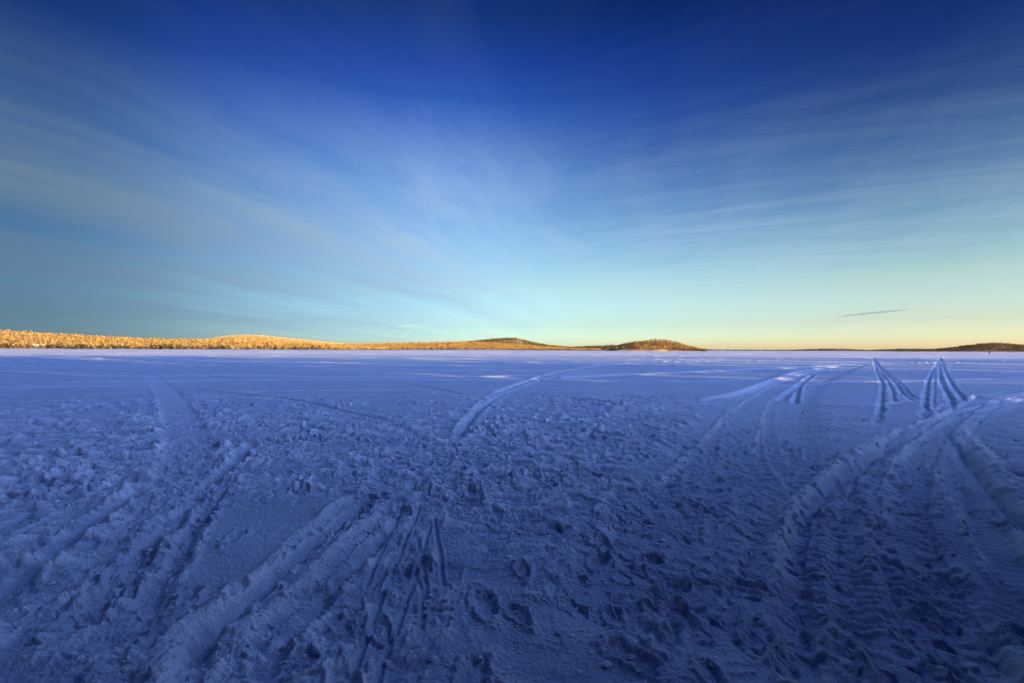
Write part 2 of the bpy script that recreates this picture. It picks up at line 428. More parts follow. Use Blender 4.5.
def relief(x, y, lod, want_loose_lit=None):
    """height of the snow at points x, y; lod is the local spacing of the points"""
    r = np.hypot(x, y)
    z = 0.05 * noise(x / 11, y / 11, 1) + 0.035 * noise(x / 3.7, y / 3.7, 2) * (1 - sstep(40, 90, lod * 20))
    # wind-packed drifts out on the lake
    amp = sstep(70, 260, r)
    z = z + amp * 0.70 * np.maximum(0, noise(x / 34 + 7, y / 15, 3) + .1) + amp * 0.30 * noise(x / 13, y / 7, 4)
    z = z + sstep(18, 40, r) * 0.03 * noise(x / 3.0, y / 1.3, 5) * (1 - sstep(.5, 1.2, lod))
    # rise to the shore behind
    back = sstep(4, 40, -y)
    z = z + back * (2.2 + 0.5 * noise(x / 9, y / 9, 6))
    near = np.nonzero((r < 150) & (y > -6))[0]
    if not len(near):
        return z
    X, Y, L = x[near], y[near], lod[near]
    c = trampled(X, Y)

    def f(lam):
        return 1 - sstep(.28, .6, L / lam)
    wx = X + .10 * noise(X * 2.1, Y * 2.1, 21)
    wy = Y + .10 * noise(X * 2.1, Y * 2.1, 22)
    tr = np.nonzero(c > .05)[0]
    n_ = np.zeros_like(X)
    pl, pl2, rim2 = n_.copy(), n_.copy(), n_.copy()
    Lt = L[tr]
    v1, r1 = plates(wx[tr] / .30, wy[tr] / .34, 71)
    pl[tr] = v1 * sstep(0, .16, r1) * (1 - sstep(.28, .6, Lt / .3))
    v2, r2 = plates(wx[tr] / .105 + 3, wy[tr] / .115, 73)
    pl2[tr] = v2 * sstep(0, .2, r2) * (1 - sstep(.28, .6, Lt / .11))
    lump = np.abs(noise(wx / .62, wy / .62, 23)) * 1.6
    clod = np.maximum(0, noise(wx / .24, wy / .28, 24) - .08)
    ridg = .45 - np.abs(noise(wx / .37 + 5, wy / .45, 25))
    fine = noise(wx / .115, wy / .115, 26)
    crumb = np.maximum(0, noise(wx / .055, wy / .055, 27) - .08)
    grain = noise(X / .028, Y / .028, 28)
    ch = .055 * lump * f(.6) + .15 * clod * f(.24) + .06 * ridg * f(.35) + .10 * pl + .045 * pl2 \
        + .040 * fine * f(.115) + .050 * crumb * f(.055)
    ch = ch * 0.78
    patch = .55 + .9 * np.clip(noise(X / 1.1, Y / 1.1, 31) + .25, 0, 1)
    dip = np.zeros_like(X)
    up = np.zeros_like(X)
    down = np.zeros_like(X)
    flat = np.zeros_like(X)
    rough = np.zeros_like(X)
    loose_lit = np.zeros_like(X)
    ragged = .045 * noise(X / .5, Y / .5, 40) + .030 * noise(X / .3, Y / .3, 41) + .018 * noise(X / .12, Y / .12, 42) * f(.12)
    for kind, pts, w, h in TRACKS:
        P = [gp(*p) for p in pts]
        reach = {'road': w * 1.9, 'sled': w * 3.2}.get(kind, w * 3.0 + .12)
        idx, s, t, run = polyline(X, Y, P, reach)
        if not len(idx):
            continue
        end_ = 1.8 if kind == 'edge' else .6
        fade = sstep(0, end_, t) * sstep(0, end_, run - t) if kind != 'ski' else sstep(0, .12, t) * sstep(0, .12, run - t)
        s = s + ragged[idx] * (.25 if kind == 'ski' else 1.0)
        a = np.abs(s)
        var = .75 + .8 * noise(t / .9 + len(pts), t * 0 + w * 31, 43)
        if kind == 'road':
            k = 1 - sstep(w * .75, w * 1.25, a)
            flat[idx] = np.maximum(flat[idx], k * fade * .85)
            down[idx] = np.minimum(down[idx], -h * k * fade)
            rough[idx] = np.maximum(rough[idx], k * fade * .7)
        elif kind == 'sled':
            k = 1 - sstep(w * .8, w * 1.1, a)
            flat[idx] = np.maximum(flat[idx], k * fade * .9)
            lug = np.sin(t * 2 * math.pi / .115 + 2.0 * noise(t / .8, s, 44)) * .5
            lugs = .026 * lug * k * (1 - sstep(.03, .05, L[idx])) * (.35 + .65 * sstep(-.2, .25, noise(t / .7, s / .3, 45)))
            bank = np.exp(-((a - w * 1.25) / (w * .28)) ** 2)
            down[idx] = np.minimum(down[idx], -h * k * fade)
            up[idx] = np.maximum(up[idx], .5 * h * bank * var * fade)
            dip[idx] += fade * lugs
            for off in (-w * 2.1, w * 2.1):
                g = np.exp(-((s - off) / .05) ** 2)
                dip[idx] -= fade * .3 * h * g
        elif kind == 'rut':
            k = np.exp(-(a / (w * .62)) ** 4)
            bank = np.exp(-((a - w * 1.05) / (w * .30)) ** 2)
            flat[idx] = np.maximum(flat[idx], k * fade * .6)
            rough[idx] = np.maximum(rough[idx], bank * fade * .6)
            down[idx] = np.minimum(down[idx], -h * k * fade)
            up[idx] = np.maximum(up[idx], .36 * h * bank * var * fade)
        elif kind == 'groove':
            k = np.exp(-(a / (w * .55)) ** 2)
            bank = np.exp(-((a - w * 1.1) / (w * .45)) ** 2)
            flat[idx] = np.maximum(flat[idx], k * fade * .5)
            down[idx] = np.minimum(down[idx], -h * k * fade)
            up[idx] = np.maximum(up[idx], .4 * h * bank * var * fade)
        elif kind == 'ridge':
            h = h * .75
            k = np.where(s > 0, np.exp(-(a / (w * .6)) ** 2), np.exp(-(a / (w * 1.0)) ** 2))
            up[idx] = np.maximum(up[idx], fade * 1.35 * h * k * var)
            flat[idx] = np.maximum(flat[idx], k * fade * .75)
            rough[idx] = np.maximum(rough[idx], k * fade * .18)
            loose_lit[idx] = np.maximum(loose_lit[idx], fade * k * .8)
        elif kind == 'cut':
            a = np.abs(s + 1.6 * ragged[idx] * np.minimum(1, w / .12))
            k = np.exp(-(a / (w * (.58 + .25 * noise(t / .8, t * 0 + w * 77, 87)))) ** 4)
            k = k * (.75 + .7 * noise(t / 1.1, t * 0 + h * 55, 88))
            fade = sstep(0, 3, t) * sstep(0, 3.5, run - t)
            bank = np.exp(-((a - w * 1.0) / (w * .3)) ** 2)
            down[idx] = np.minimum(down[idx], -h * k * fade)
            up[idx] = np.maximum(up[idx], .22 * h * bank * var * fade)
            rough[idx] = np.maximum(rough[idx], bank * fade * .9)
        elif kind == 'line':
            w = w * 1.5
            k = np.exp(-(a / (w * .5)) ** 2)
            brk = .75 + .6 * noise(t / 14 + h * 99, t * 0, 85) + .25 * noise(t / 3, t * 0, 86)
            up[idx] = np.maximum(up[idx], h * k * np.clip(brk, .1, 1.2))
            loose_lit[idx] = np.maximum(loose_lit[idx], k * np.clip(brk * 1.4, 0, 1.2))  # pale streaks: loose snow plus caught sunlight put into the colour
        elif kind == 'edge':
            k = np.where(s > 0, np.exp(-(a / (w * .34)) ** 2), np.exp(-(a / (w * .70)) ** 2))
            rough[idx] = np.maximum(rough[idx], k * fade * .8)
            var = var * (.8 + .9 * noise(t / .22 + h * 31, s / .3, 89))
            up[idx] = np.maximum(up[idx], fade * h * k * np.clip(var, .15, 1.7))
            loose_lit[idx] = np.maximum(loose_lit[idx], fade * k * (.6 + 1.1 * noise(t / .5, s / .12, 84)))
        else:
            k = np.exp(-(a / w) ** 4)
            bank = np.exp(-((a - w * 1.8) / (w * .7)) ** 2)
            flat[idx] = np.maximum(flat[idx], np.exp(-(a / (w * 3)) ** 2) * fade * .7)
            down[idx] = np.minimum(down[idx], -h * k * fade)
            up[idx] = np.maximum(up[idx], .35 * h * bank * fade)
    ch = ch * c * patch * (1 - flat) + rough * (.09 * clod * f(.24) + .05 * pl2 + .02 * fine * f(.115) + .02 * crumb * f(.055))
    dip = dip + up * (1 + 4.0 * down.clip(-.15, 0)) + down
    pr = np.zeros_like(X)
    order = np.argsort(Y)
    Ys = Y[order]
    for fx, fy, ang, k in FOOT:
        i0, i1 = np.searchsorted(Ys, fy - .34), np.searchsorted(Ys, fy + .34)
        sel = order[i0:i1]
        sel = sel[np.abs(X[sel] - fx) < .34]
        if not len(sel):
            continue
        dx, dy = X[sel] - fx, Y[sel] - fy
        u = (dx * math.cos(ang) - dy * math.sin(ang)) / (.062 * k)
        v = (dx * math.sin(ang) + dy * math.cos(ang)) / (.145 * k)
        u = u / (1 + .18 * np.tanh(v * 1.5))
        q = np.sqrt(u * u + v * v) + .45 * noise(X[sel] / .06, Y[sel] / .06, 46)
        pr[sel] += -.025 * (1 - sstep(.7, 1.15, q)) + .022 * np.exp(-((q - 1.35) / .28) ** 2)
    if want_loose_lit:
        lo_ = loose_lit + rough * .5 + c * patch * (.05 + 2.4 * pl2 + 2.0 * pl + 4.5 * clod * f(.24) + 4.0 * crumb * f(.055) + 1.2 * fine * f(.115)) * (1 - flat) \
            + .55 * noise(X / 1.7, Y / .8, 81) * (1 - flat) + 5 * up + 5 * down  # crests paled, hollows darkened: light and shade put into the colour
        want_loose_lit[0][near] = np.clip(lo_, 0, 1)
    z[near] += dip + ch + pr + (.005 + .005 * c) * grain * f(.028) + .006 * noise(X / .16, Y / .07, 47) * f(.1) * (1 - c)
    return z


def link(name, me, mats=(), parent=None):
    o = bpy.data.objects.new(name, me)
    COL.objects.link(o)
    for mm in mats:
        if mm.name not in [q.name for q in me.materials if q]:
            me.materials.append(mm)
    if parent:
        o.parent = parent
    return o


def mesh_np(name, V, F, smooth=True, mat=None):
    """a mesh from arrays; F is (n,3) or (n,4)"""
    me = bpy.data.meshes.new(name)
    V = np.ascontiguousarray(V, np.float32)
    F = np.ascontiguousarray(F, np.int32)
    k = F.shape[1]
    me.vertices.add(len(V))
    me.vertices.foreach_set('co', V.ravel())
    me.loops.add(F.size)
    me.loops.foreach_set('vertex_index', F.ravel())
    me.polygons.add(len(F))
    me.polygons.foreach_set('loop_start', np.arange(0, F.size, k, dtype=np.int32))
    me.polygons.foreach_set('use_smooth', np.full(len(F), smooth))
    if mat is not None:
        me.polygons.foreach_set('material_index', np.ascontiguousarray(mat, np.int32))
    me.update(calc_edges=True)
    me.validate()
    return me


def tag(o, label=None, cat=None, group=None, kind=None):
    for k, v in (('label', label), ('category', cat), ('group', group), ('kind', kind)):
        if v:
            o[k] = v
    return o


# ------------------------------------------------------------------ materials
def material(name):
    mt = bpy.data.materials.new(name)
    mt.use_nodes = True
    t = NT(mt.node_tree)
    out = t.n('ShaderNodeOutputMaterial')
    b = t.n('ShaderNodeBsdfPrincipled')
    t.t.links.new(b.outputs[0], out.inputs[0])
    return mt, t, b


def snow_mat(name='snow', crusted=False):
    mt, t, b = material(name)
    geo = t.n('ShaderNodeNewGeometry').outputs['Position']
    n1 = t.n('ShaderNodeTexNoise', {'Vector': geo, 'Scale': 0.9, 'Detail': 5.0, 'Roughness': 0.6}).outputs[0]
    n2 = t.n('ShaderNodeTexNoise', {'Vector': geo, 'Scale': 38.0, 'Detail': 5.0, 'Roughness': 0.7}).outputs[0]
    n3 = t.n('ShaderNodeTexNoise', {'Vector': geo, 'Scale': 160.0, 'Detail': 3.0, 'Roughness': 0.7}).outputs[0]
    c = t.ramp(n1, [(0.3, (0.72, 0.77, 0.84)), (0.7, (0.84, 0.87, 0.92))])
    c = t.mix(t.math('MULTIPLY', n2, 0.25), c, (0.70, 0.73, 0.80))
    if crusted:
        lo_ = t.n('ShaderNodeAttribute', attribute_name='loose_lit').outputs['Fac']
        c = t.mix(lo_, t.mix(n1, (0.42, 0.49, 0.62), (0.54, 0.60, 0.71)), (0.88, 0.91, 0.96))  # paler loose snow, with painted crest light and groove shade in the mask
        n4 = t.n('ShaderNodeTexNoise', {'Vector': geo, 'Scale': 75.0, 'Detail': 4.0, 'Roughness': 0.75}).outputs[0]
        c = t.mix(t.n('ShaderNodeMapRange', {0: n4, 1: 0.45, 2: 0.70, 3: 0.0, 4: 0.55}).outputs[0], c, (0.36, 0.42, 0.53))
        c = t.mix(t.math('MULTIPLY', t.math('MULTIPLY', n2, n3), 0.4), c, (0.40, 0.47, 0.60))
    t.t.links.new(c, b.inputs['Base Color'])
    b.inputs['Roughness'].default_value = 0.62
    b.inputs['Specular IOR Level'].default_value = 0.25
    h = t.math('ADD', t.math('MULTIPLY', n2, 0.030), t.math('MULTIPLY', n3, 0.009))
    bp = t.n('ShaderNodeBump', {'Strength': 1.0, 'Distance': 1.0, 'Height': h})
    t.t.links.new(bp.outputs[0], b.inputs['Normal'])
    return mt


def plain(name, col, rough=0.8, var=0.25, scale=6.0, spec=0.2):
    mt, t, b = material(name)
    geo = t.n('ShaderNodeTexCoord').outputs['Object']
    n1 = t.n('ShaderNodeTexNoise', {'Vector': geo, 'Scale': scale, 'Detail': 4.0}).outputs[0]
    lo = tuple(v * (1 - var) for v in col)
    hi = tuple(min(1, v * (1 + var)) for v in col)
    t.t.links.new(t.ramp(n1, [(0.3, lo), (0.7, hi)]), b.inputs['Base Color'])
    b.inputs['Roughness'].default_value = rough
    b.inputs['Specular IOR Level'].default_value = spec
    return mt


def foliage(name, lo, mid, hi):
    mt, t, b = material(name)
    g = t.n('ShaderNodeNewGeometry')
    rnd = g.outputs['Random Per Island']
    t.t.links.new(t.ramp(rnd, [(0.0, lo), (0.5, mid), (1.0, hi)]), b.inputs['Base Color'])
    b.inputs['Roughness'].default_value = 0.85
    b.inputs['Specular IOR Level'].default_value = 0.15
    return mt


M_SNOW = snow_mat()
M_HILL = plain('heath_showing_through_snow', (0.42, 0.29, 0.13), .9, .55, .06, .1)
M_HILL_DARK = plain('forest_floor', (0.20, 0.14, 0.09), .9, .6, .05, .1)
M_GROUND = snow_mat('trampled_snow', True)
M_BARK = plain('bark', (0.12, 0.085, 0.06))
M_BIRCH = foliage('frosted_birch_twigs', (0.14, 0.078, 0.024), (0.34, 0.205, 0.058), (0.60, 0.42, 0.15))
M_PINE = foliage('pine_needles', (0.035, 0.04, 0.02), (0.06, 0.06, 0.028), (0.10, 0.085, 0.04))
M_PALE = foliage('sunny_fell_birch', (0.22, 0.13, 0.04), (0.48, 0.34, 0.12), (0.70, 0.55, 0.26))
M_HEATH = foliage('dwarf_birch_and_pine', (0.07, 0.045, 0.025), (0.20, 0.115, 0.05), (0.36, 0.22, 0.10))
M_DARK = foliage('dark_spruce_needles', (0.02, 0.022, 0.016), (0.04, 0.038, 0.022), (0.075, 0.06, 0.035))


# ------------------------------------------------------------------ the ground
def build_ground():
    fr_ = np.arange(-60.0, 60.0, 0.092)
    rest = np.concatenate([np.arange(60.0, 100, 1.0), np.arange(100.0, 260.0, 4.0), np.arange(260.0, 300.0, 1.0)])
    A = np.radians(np.concatenate([fr_, rest]))
    p = np.concatenate([np.arange(640.0, 46, -0.64), np.arange(46.0, 4.6, -0.21)])
    R1 = 802.0 / p
    R2 = np.arange(R1[-1] + 2.6, 420, 2.6)
    R3 = np.arange(424, 1500, 7.0)
    R4 = 1500 * np.power(1.35, np.arange(0, 14))
    R0_ = np.array([.05, .3, .6, .9, 1.1])
    R = np.concatenate([R0_, R1, R2, R3, R4])
    dR = np.gradient(R)
    nA, nR = len(A), len(R)
    RR, AA = np.meshgrid(R, A, indexing='ij')
    lodA = np.abs(np.gradient(np.concatenate([A[-1:] - 2 * math.pi, A, A[:1] + 2 * math.pi]))[1:-1])
    LL = np.maximum(np.minimum(np.repeat(dR[:, None], nA, 1) * np.where(R < 17.4, .55, 1.2)[:, None], 1e9), RR * np.minimum(lodA, 1)[None, :])
    x, y, l = (RR * np.sin(AA)).ravel(), (RR * np.cos(AA)).ravel(), LL.ravel()
    loose_lit = np.clip(.35 + .7 * noise(x / 60, y / 6, 82) + .8 * noise(x / 16, y / 1.5, 83) * (l < 1.5), 0, 1)
    z = relief(x, y, l, [loose_lit])
    V = np.stack([x, y, z], 1)
    i = np.arange(nR - 1)[:, None] * nA
    j = np.arange(nA)[None, :]
    j2 = (j + 1) % nA
    F = np.stack([(i + j), (i + j2), (i + nA + j2), (i + nA + j)], -1).reshape(-1, 4)
    F = F[:, ::-1]
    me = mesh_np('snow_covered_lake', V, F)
    at_ = me.attributes.new('loose_lit', 'FLOAT', 'POINT')
    at_.data.foreach_set('value', loose_lit.astype(np.float32))
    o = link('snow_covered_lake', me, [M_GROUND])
    tag(o, kind='structure')


build_ground()


def ground_z(x, y):
    return float(relief(np.array([x], float), np.array([y], float), np.array([0.01]))[0])


# ------------------------------------------------------------------ crumbs of snow thrown up by feet and sleds
def ico(sub):
    import bmesh
    bm = bmesh.new()
    bmesh.ops.create_icosphere(bm, subdivisions=sub, radius=1.0)
    bm.verts.ensure_lookup_table()
    V = np.array([v.co[:] for v in bm.verts])
    F = np.array([[v.index for v in f.verts] for f in bm.faces])
    bm.free()
    return V, F


def build_clods(n=3600):
    V0, F0 = ico(2)
    n_try = n * 4
    rr = np.exp(RNG.uniform(math.log(1.9), math.log(17), n_try))
    aa = RNG.uniform(-math.radians(57), math.radians(57), n_try)
    x, y = rr * np.sin(aa), rr * np.cos(aa)
    c = trampled(x, y) * (.35 + np.clip(noise(x / .8, y / .8, 61) * 2.2 + .1, 0, 1))
    keep = np.nonzero(RNG.random(n_try) < c * .8)[0][:n]
    x, y = x[keep], y[keep]
    z = relief(x, y, np.full(len(x), .01))
    size = .005 + .017 * RNG.random(len(x)) ** 3.0 + .0008 * np.hypot(x, y)
    Vs = []
    for q in range(len(x)):
        ang = RNG.uniform(0, 6.28)
        ca_, sa_ = math.cos(ang), math.sin(ang)
        st = RNG.uniform(.7, 1.35, 3)
        D = V0 * (1 + .35 * np.sin(V0[:, [1, 2, 0]] * RNG.uniform(2, 4) + RNG.uniform(0, 6, 3)).mean(1, keepdims=True))
        D = D * (1 + RNG.uniform(-.22, .22, (len(V0), 1))) * st * size[q]
        D = np.stack([D[:, 0] * ca_ - D[:, 1] * sa_, D[:, 0] * sa_ + D[:, 1] * ca_, D[:, 2] * .55], 1)
        Vs.append(D + (x[q], y[q], z[q] + size[q] * .05))
    V = np.concatenate(Vs)
    F = (F0[None] + (np.arange(len(x)) * len(V0))[:, None, None]).reshape(-1, 3)
    o = link('snow_clods', mesh_np('snow_clods', V, F), [M_SNOW])
    tag(o, kind='stuff')


build_clods()


# ------------------------------------------------------------------ trees
def tetra(c, d, l, w, rng):
    """one ragged clump of twigs: centre c, direction d, length l, width w"""
    d = d / (np.linalg.norm(d) + 1e-9)
    a = np.cross(d, rng.normal(size=3))
    a /= np.linalg.norm(a) + 1e-9
    b = np.cross(d, a)
    return np.array([c - d * l * .35, c + d * l * .65, c + a * w * rng.uniform(.5, 1.1), c + b * w * rng.uniform(.5, 1.1) - a * w * .3])


TF = np.array([[0, 2, 1], [0, 3, 2], [0, 1, 3], [1, 2, 3]])


def tree_arrays(kind, n, rng):
    """crown and trunk of a tree one unit tall"""
    C = []
    for k in range(n):
        a = rng.uniform(0, 6.283)
        if kind == 'spruce':
            t = .10 + .88 * (k + rng.random()) / n
            r = .20 * (1 - t) ** .8 * rng.uniform(.35, 1.0) + .006
            c = np.array([math.cos(a) * r, math.sin(a) * r, t])
            C.append(tetra(c, np.array([math.cos(a), math.sin(a), -.35]), .12 + .22 * (1 - t), .05 + .07 * (1 - t), rng))
        elif kind == 'pine':
            t = .38 + .58 * rng.random()
            r = .20 * math.sqrt(max(.05, 1 - ((t - .62) / .42) ** 2)) * rng.uniform(.2, 1)
            c = np.array([math.cos(a) * r, math.sin(a) * r, t])
            C.append(tetra(c, np.array([math.cos(a), math.sin(a), .25]), .20, .10, rng))
        else:
            t = .14 + .82 * rng.random()
            r = .27 * math.sqrt(max(.04, 1 - ((t - .52) / .5) ** 2)) * rng.uniform(.25, 1)
            c = np.array([math.cos(a) * r, math.sin(a) * r, t])
            C.append(tetra(c, np.array([math.cos(a) * .6, math.sin(a) * .6, 1.0]), .26, .08, rng))
    V = np.concatenate(C)
    F = (TF[None] + 4 * np.arange(len(C))[:, None, None]).reshape(-1, 3)
    top = .96 if kind == 'spruce' else .8
    m_ = 5
    ring = np.array([[math.cos(6.283 * q / m_), math.sin(6.283 * q / m_), 0] for q in range(m_)])
    TV = np.concatenate([ring * .024 + (0, 0, -.06), ring * .017 + (0.004, 0, .45), ring * .004 + (0, 0, top)])
    TFc = []
    for lv in range(2):
        for q in range(m_):
            a_, b_ = lv * m_ + q, lv * m_ + (q + 1) % m_
            TFc += [[a_, b_, b_ + m_], [a_, b_ + m_, a_ + m_]]
    return V, F, TV, np.array(TFc)


trng = np.random.default_rng(5)
SMALL = {k: [tree_arrays(k, n_, trng) for _ in range(5)] for k, n_ in (('birch', 13), ('pine', 13), ('spruce', 16))}


def forest(name, spots, mats):
    """spots: x, y, z, height, kind index -> one mass of trees"""
    kinds = list(mats.keys())
    VV, FF, MM = [], [], []
    off = 0
    spots = np.asarray(spots)
    order = list(mats.keys())
    var = trng.integers(0, 5, len(spots))
    for ki, kd in enumerate(order):
        for v in range(5):
            sel = spots[(spots[:, 4].astype(int) == ki) & (var == v)]
            if not len(sel):
                continue
            cv, cf, tv, tf = SMALL[kd][v]
            for src, fs, mi in ((cv, cf, ki), (tv, tf, len(order))):
                a = trng.uniform(0, 6.28, len(sel))[:, None]
                h = sel[:, 3][:, None]
                wd = h * trng.uniform(.8, 1.35, len(sel))[:, None]
                X = (src[None, :, 0] * np.cos(a) - src[None, :, 1] * np.sin(a)) * wd + sel[:, 0][:, None]
                Y = (src[None, :, 0] * np.sin(a) + src[None, :, 1] * np.cos(a)) * wd + sel[:, 1][:, None]
                Z = src[None, :, 2] * h + sel[:, 2][:, None]
                VV.append(np.stack([X, Y, Z], -1).reshape(-1, 3))
                FF.append((fs[None] + off + (np.arange(len(sel)) * len(src))[:, None, None]).reshape(-1, 3))
                MM.append(np.full(len(sel) * len(fs), mi))
                off += len(sel) * len(src)
    me = mesh_np(name, np.concatenate(VV), np.concatenate(FF), False, np.concatenate(MM))
    for k in order:
        me.materials.append(mats[k])
    me.materials.append(M_BARK)
    o = link(name, me)
    tag(o, kind='stuff')
    return o


# ------------------------------------------------------------------ hills round the lake
class Hill:
    """a wooded rise whose crest runs through surveyed bearings and heights"""
    def __init__(s, crest, front, depth, back, seed, tree_h=0.0, power=1.0, rough=1.0, snow=M_HILL, name='hill'):
        s.px = np.array([c[0] for c in crest], float)
        s.top = np.array([c[1] for c in crest], float)
        s.front, s.depth, s.back, s.seed, s.power, s.rough = front, depth, back, seed, power, rough
        s.tree_h = tree_h
        n_s, n_u = 220, 44
        S, Uu = np.meshgrid(np.linspace(0, 1, n_s), np.linspace(0, 1, n_u), indexing='ij')
        x, y, z = s.point(S.ravel(), Uu.ravel())
        i = np.arange(n_s - 1)[:, None] * n_u
        j = np.arange(n_u - 1)[None, :]
        F = np.stack([i + j, i + n_u + j, i + n_u + j + 1, i + j + 1], -1).reshape(-1, 4)
        o = link(name, mesh_np(name, np.stack([x, y, z], 1), F), [snow])
        tag(o, kind='structure')

    def point(s, S, Uu):
        px = s.px[0] + (s.px[-1] - s.px[0]) * S
        top = np.interp(px, s.px, s.top)
        az = np.arctan((px - 512) / FPX)
        hor = 349.8 + .0035 * (px - 512)
        wob = .05 * noise(px / 60.0, px * 0, s.seed)
        fr, dp, bk = s.front * (1 + wob), s.depth * (1 + wob), s.back * (1 + wob)
        crest = np.maximum(0, (hor - top) / FPX * dp - s.tree_h) + .3
        uc = .62
        D = np.where(Uu < uc, fr + (dp - fr) * Uu / uc, dp + (bk - dp) * (Uu - uc) / (1 - uc))
        t = np.where(Uu < uc, np.power(np.clip(Uu / uc, 0, 1), s.power), 1 - sstep(uc, 1.0, Uu) * 1.15)
        x, y = np.tan(az) * D, D
        z = crest * t + s.rough * (.05 * crest + .3) * noise(x / 60, y / 60, s.seed + 1) * np.sin(np.clip(Uu, 0, 1) * math.pi)
        z = z - .6 * (1 - sstep(0, .05, Uu))
        return x, y, z

    def trees(s, n, kinds, h0, h1, clear=None, u0=.02, u1=.74):
        n_ = int(n * 1.0)
        S = trng.random(n_)
        Uu = u0 + (u1 - u0) * trng.random(n_)
        x, y, z = s.point(S, Uu)
        keep = np.ones(n_, bool)
        px = s.px[0] + (s.px[-1] - s.px[0]) * S
        top = np.interp(px, s.px, s.top)
        hor = 349.8 + .0035 * (px - 512)
        keep &= (hor - top) > .5
        if clear:
            keep &= ~clear(px, Uu, x, y)
        clump = noise(x / 40, y / 40, s.seed + 7)
        cum = np.cumsum([k for k in kinds])
        pick = np.clip(trng.random(n_) + .5 * clump, 0, .999) * cum[-1]
        kind = np.searchsorted(cum, pick)
        h = trng.uniform(h0, h1, n_) * (.85 + .5 * np.clip(clump, -.3, .5))
        sp = np.stack([x, y, z, h, kind], 1)[keep]
        return sp


GOLD = {'birch': M_BIRCH, 'pine': M_HEATH, 'spruce': M_PINE}
RUST = {'birch': M_HEATH, 'pine': M_PINE, 'spruce': M_DARK}

near_left = Hill([(-260, 322), (-120, 325), (0, 329), (60, 332.5), (120, 336), (170, 338), (215, 338.5), (260, 340), (320, 342.5), (360, 345.5), (400, 348.6)],
                 900, 1250, 1600, 100, tree_h=5.5)
forest('left_shore_birch_forest', near_left.trees(17000, (.50, .24, .26), 4.0, 7.5,
       clear=lambda px, u, x, y: (noise(x / 30, y / 18, 200) > .34) & (u < .3)), GOLD)
dome = Hill([(150, 346), (195, 340.5), (215, 337), (232, 335), (246, 334.3), (262, 335), (285, 337.5), (320, 341), (345, 343.6), (380, 347)],
            1500, 2200, 2900, 110, tree_h=3, rough=.5)
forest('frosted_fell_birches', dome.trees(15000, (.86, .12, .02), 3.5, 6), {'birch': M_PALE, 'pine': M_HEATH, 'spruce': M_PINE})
mid_shore = Hill([(270, 348.5), (320, 344), (370, 343), (420, 341.8), (460, 341), (490, 341.5), (520, 343.5), (545, 346.2), (575, 348), (600, 349.3)],
                 1450, 2000, 2500, 120, tree_h=6)
forest('middle_shore_forest', mid_shore.trees(13000, (.55, .33, .12), 6, 9), {'birch': M_BIRCH, 'pine': M_HEATH, 'spruce': M_DARK})
peak = Hill([(430, 347), (460, 341.8), (480, 339.6), (495, 338), (508, 337.2), (516, 337.4), (530, 341), (548, 344.6), (565, 346.4), (590, 348.6)],
            2500, 3400, 4200, 130, tree_h=9)
forest('bare_topped_hill_forest', peak.trees(9000, (.2, .4, .4), 10, 14,
       clear=lambda px, u, x, y: (px > 499) & (px < 548) & (u < .49 - .004 * np.abs(px - 512)) & (u > .36)), {'birch': M_HEATH, 'pine': M_PINE, 'spruce': M_DARK})
low_dark = Hill([(540, 349), (565, 347), (590, 345.2), (612, 344.2), (630, 344.6), (660, 347), (700, 349.5)],
                1900, 2500, 3000, 140, tree_h=9, snow=M_HILL_DARK)
forest('low_dark_point_forest', low_dark.trees(3200, (.05, .35, .6), 8, 13), RUST)
island = Hill([(605, 349.6), (613, 347.2), (623, 343.4), (636, 340.2), (650, 338.4), (664, 338.4), (676, 340.6), (684, 343.6), (692, 345.6), (700, 347.8), (707, 350)],
              850, 960, 1090, 150, tree_h=4, power=.75)
forest('wooded_island_pines', island.trees(2600, (.40, .28, .32), 3.8, 6.0,
       clear=lambda px, u, x, y: (px < 632) & (u < .16)), {'birch': M_BIRCH, 'pine': M_HEATH, 'spruce': M_DARK})
far_line = Hill([(680, 350), (705, 349.4), (740, 349.9), (790, 349.6), (812, 348.6), (830, 347.9), (850, 348.6), (866, 349.8), (885, 348.8), (905, 348.1), (930, 348.4), (960, 348.2), (1000, 348.5), (1060, 348.5)],
                4200, 4900, 5600, 160, tree_h=9, snow=M_HILL_DARK)
forest('far_shore_forest', far_line.trees(5000, (.1, .4, .5), 9, 14), RUST)
right_hill = Hill([(880, 351), (925, 349.6), (950, 347.2), (970, 344.3), (985, 342.6), (996, 342.2), (1010, 343.2), (1030, 344.5), (1080, 344), (1180, 343), (1280, 348)],
                  2000, 2700, 3400, 170, tree_h=7, snow=M_HILL_DARK)
forest('right_hill_forest', right_hill.trees(17000, (.4, .35, .25), 6, 11,
       clear=lambda px, u, x, y: (noise(x / 110, y / 90, 202) > .2) & (u < .5)), RUST)


# shore wood behind: it keeps the low sun off the near snow
def build_shore_wood():
    sp = []
    for _ in range(1700):
        x = trng.uniform(-120, 780)
        y = -9 - 34 * trng.random() ** 1.2 - .01 * max(0, x)
        if x > 30 and trng.random() < .60:              # thinner towards the sun: some light slips through
            continue
        sp.append((x, y, 1.2 + .03 * min(40, -y), (9 + 15 * trng.random() ** 1.4) if x > 30 else trng.uniform(12, 21), float(trng.random() < .7) + 1))
    n_ = 0
    while n_ < 260:                                    # unseen trees added on both sides to shade the near snow
        x, y = trng.uniform(11, 29), trng.uniform(-13, 5)
        if math.degrees(math.atan2(x - 7.0, y)) > 61:
            sp.append((x * (1 if n_ % 5 else -1), y, .2, trng.uniform(13, 20), 2.0))
            n_ += 1
    forest('shore_wood', sp, {'birch': M_HEATH, 'pine': M_PINE, 'spruce': M_DARK})


build_shore_wood()
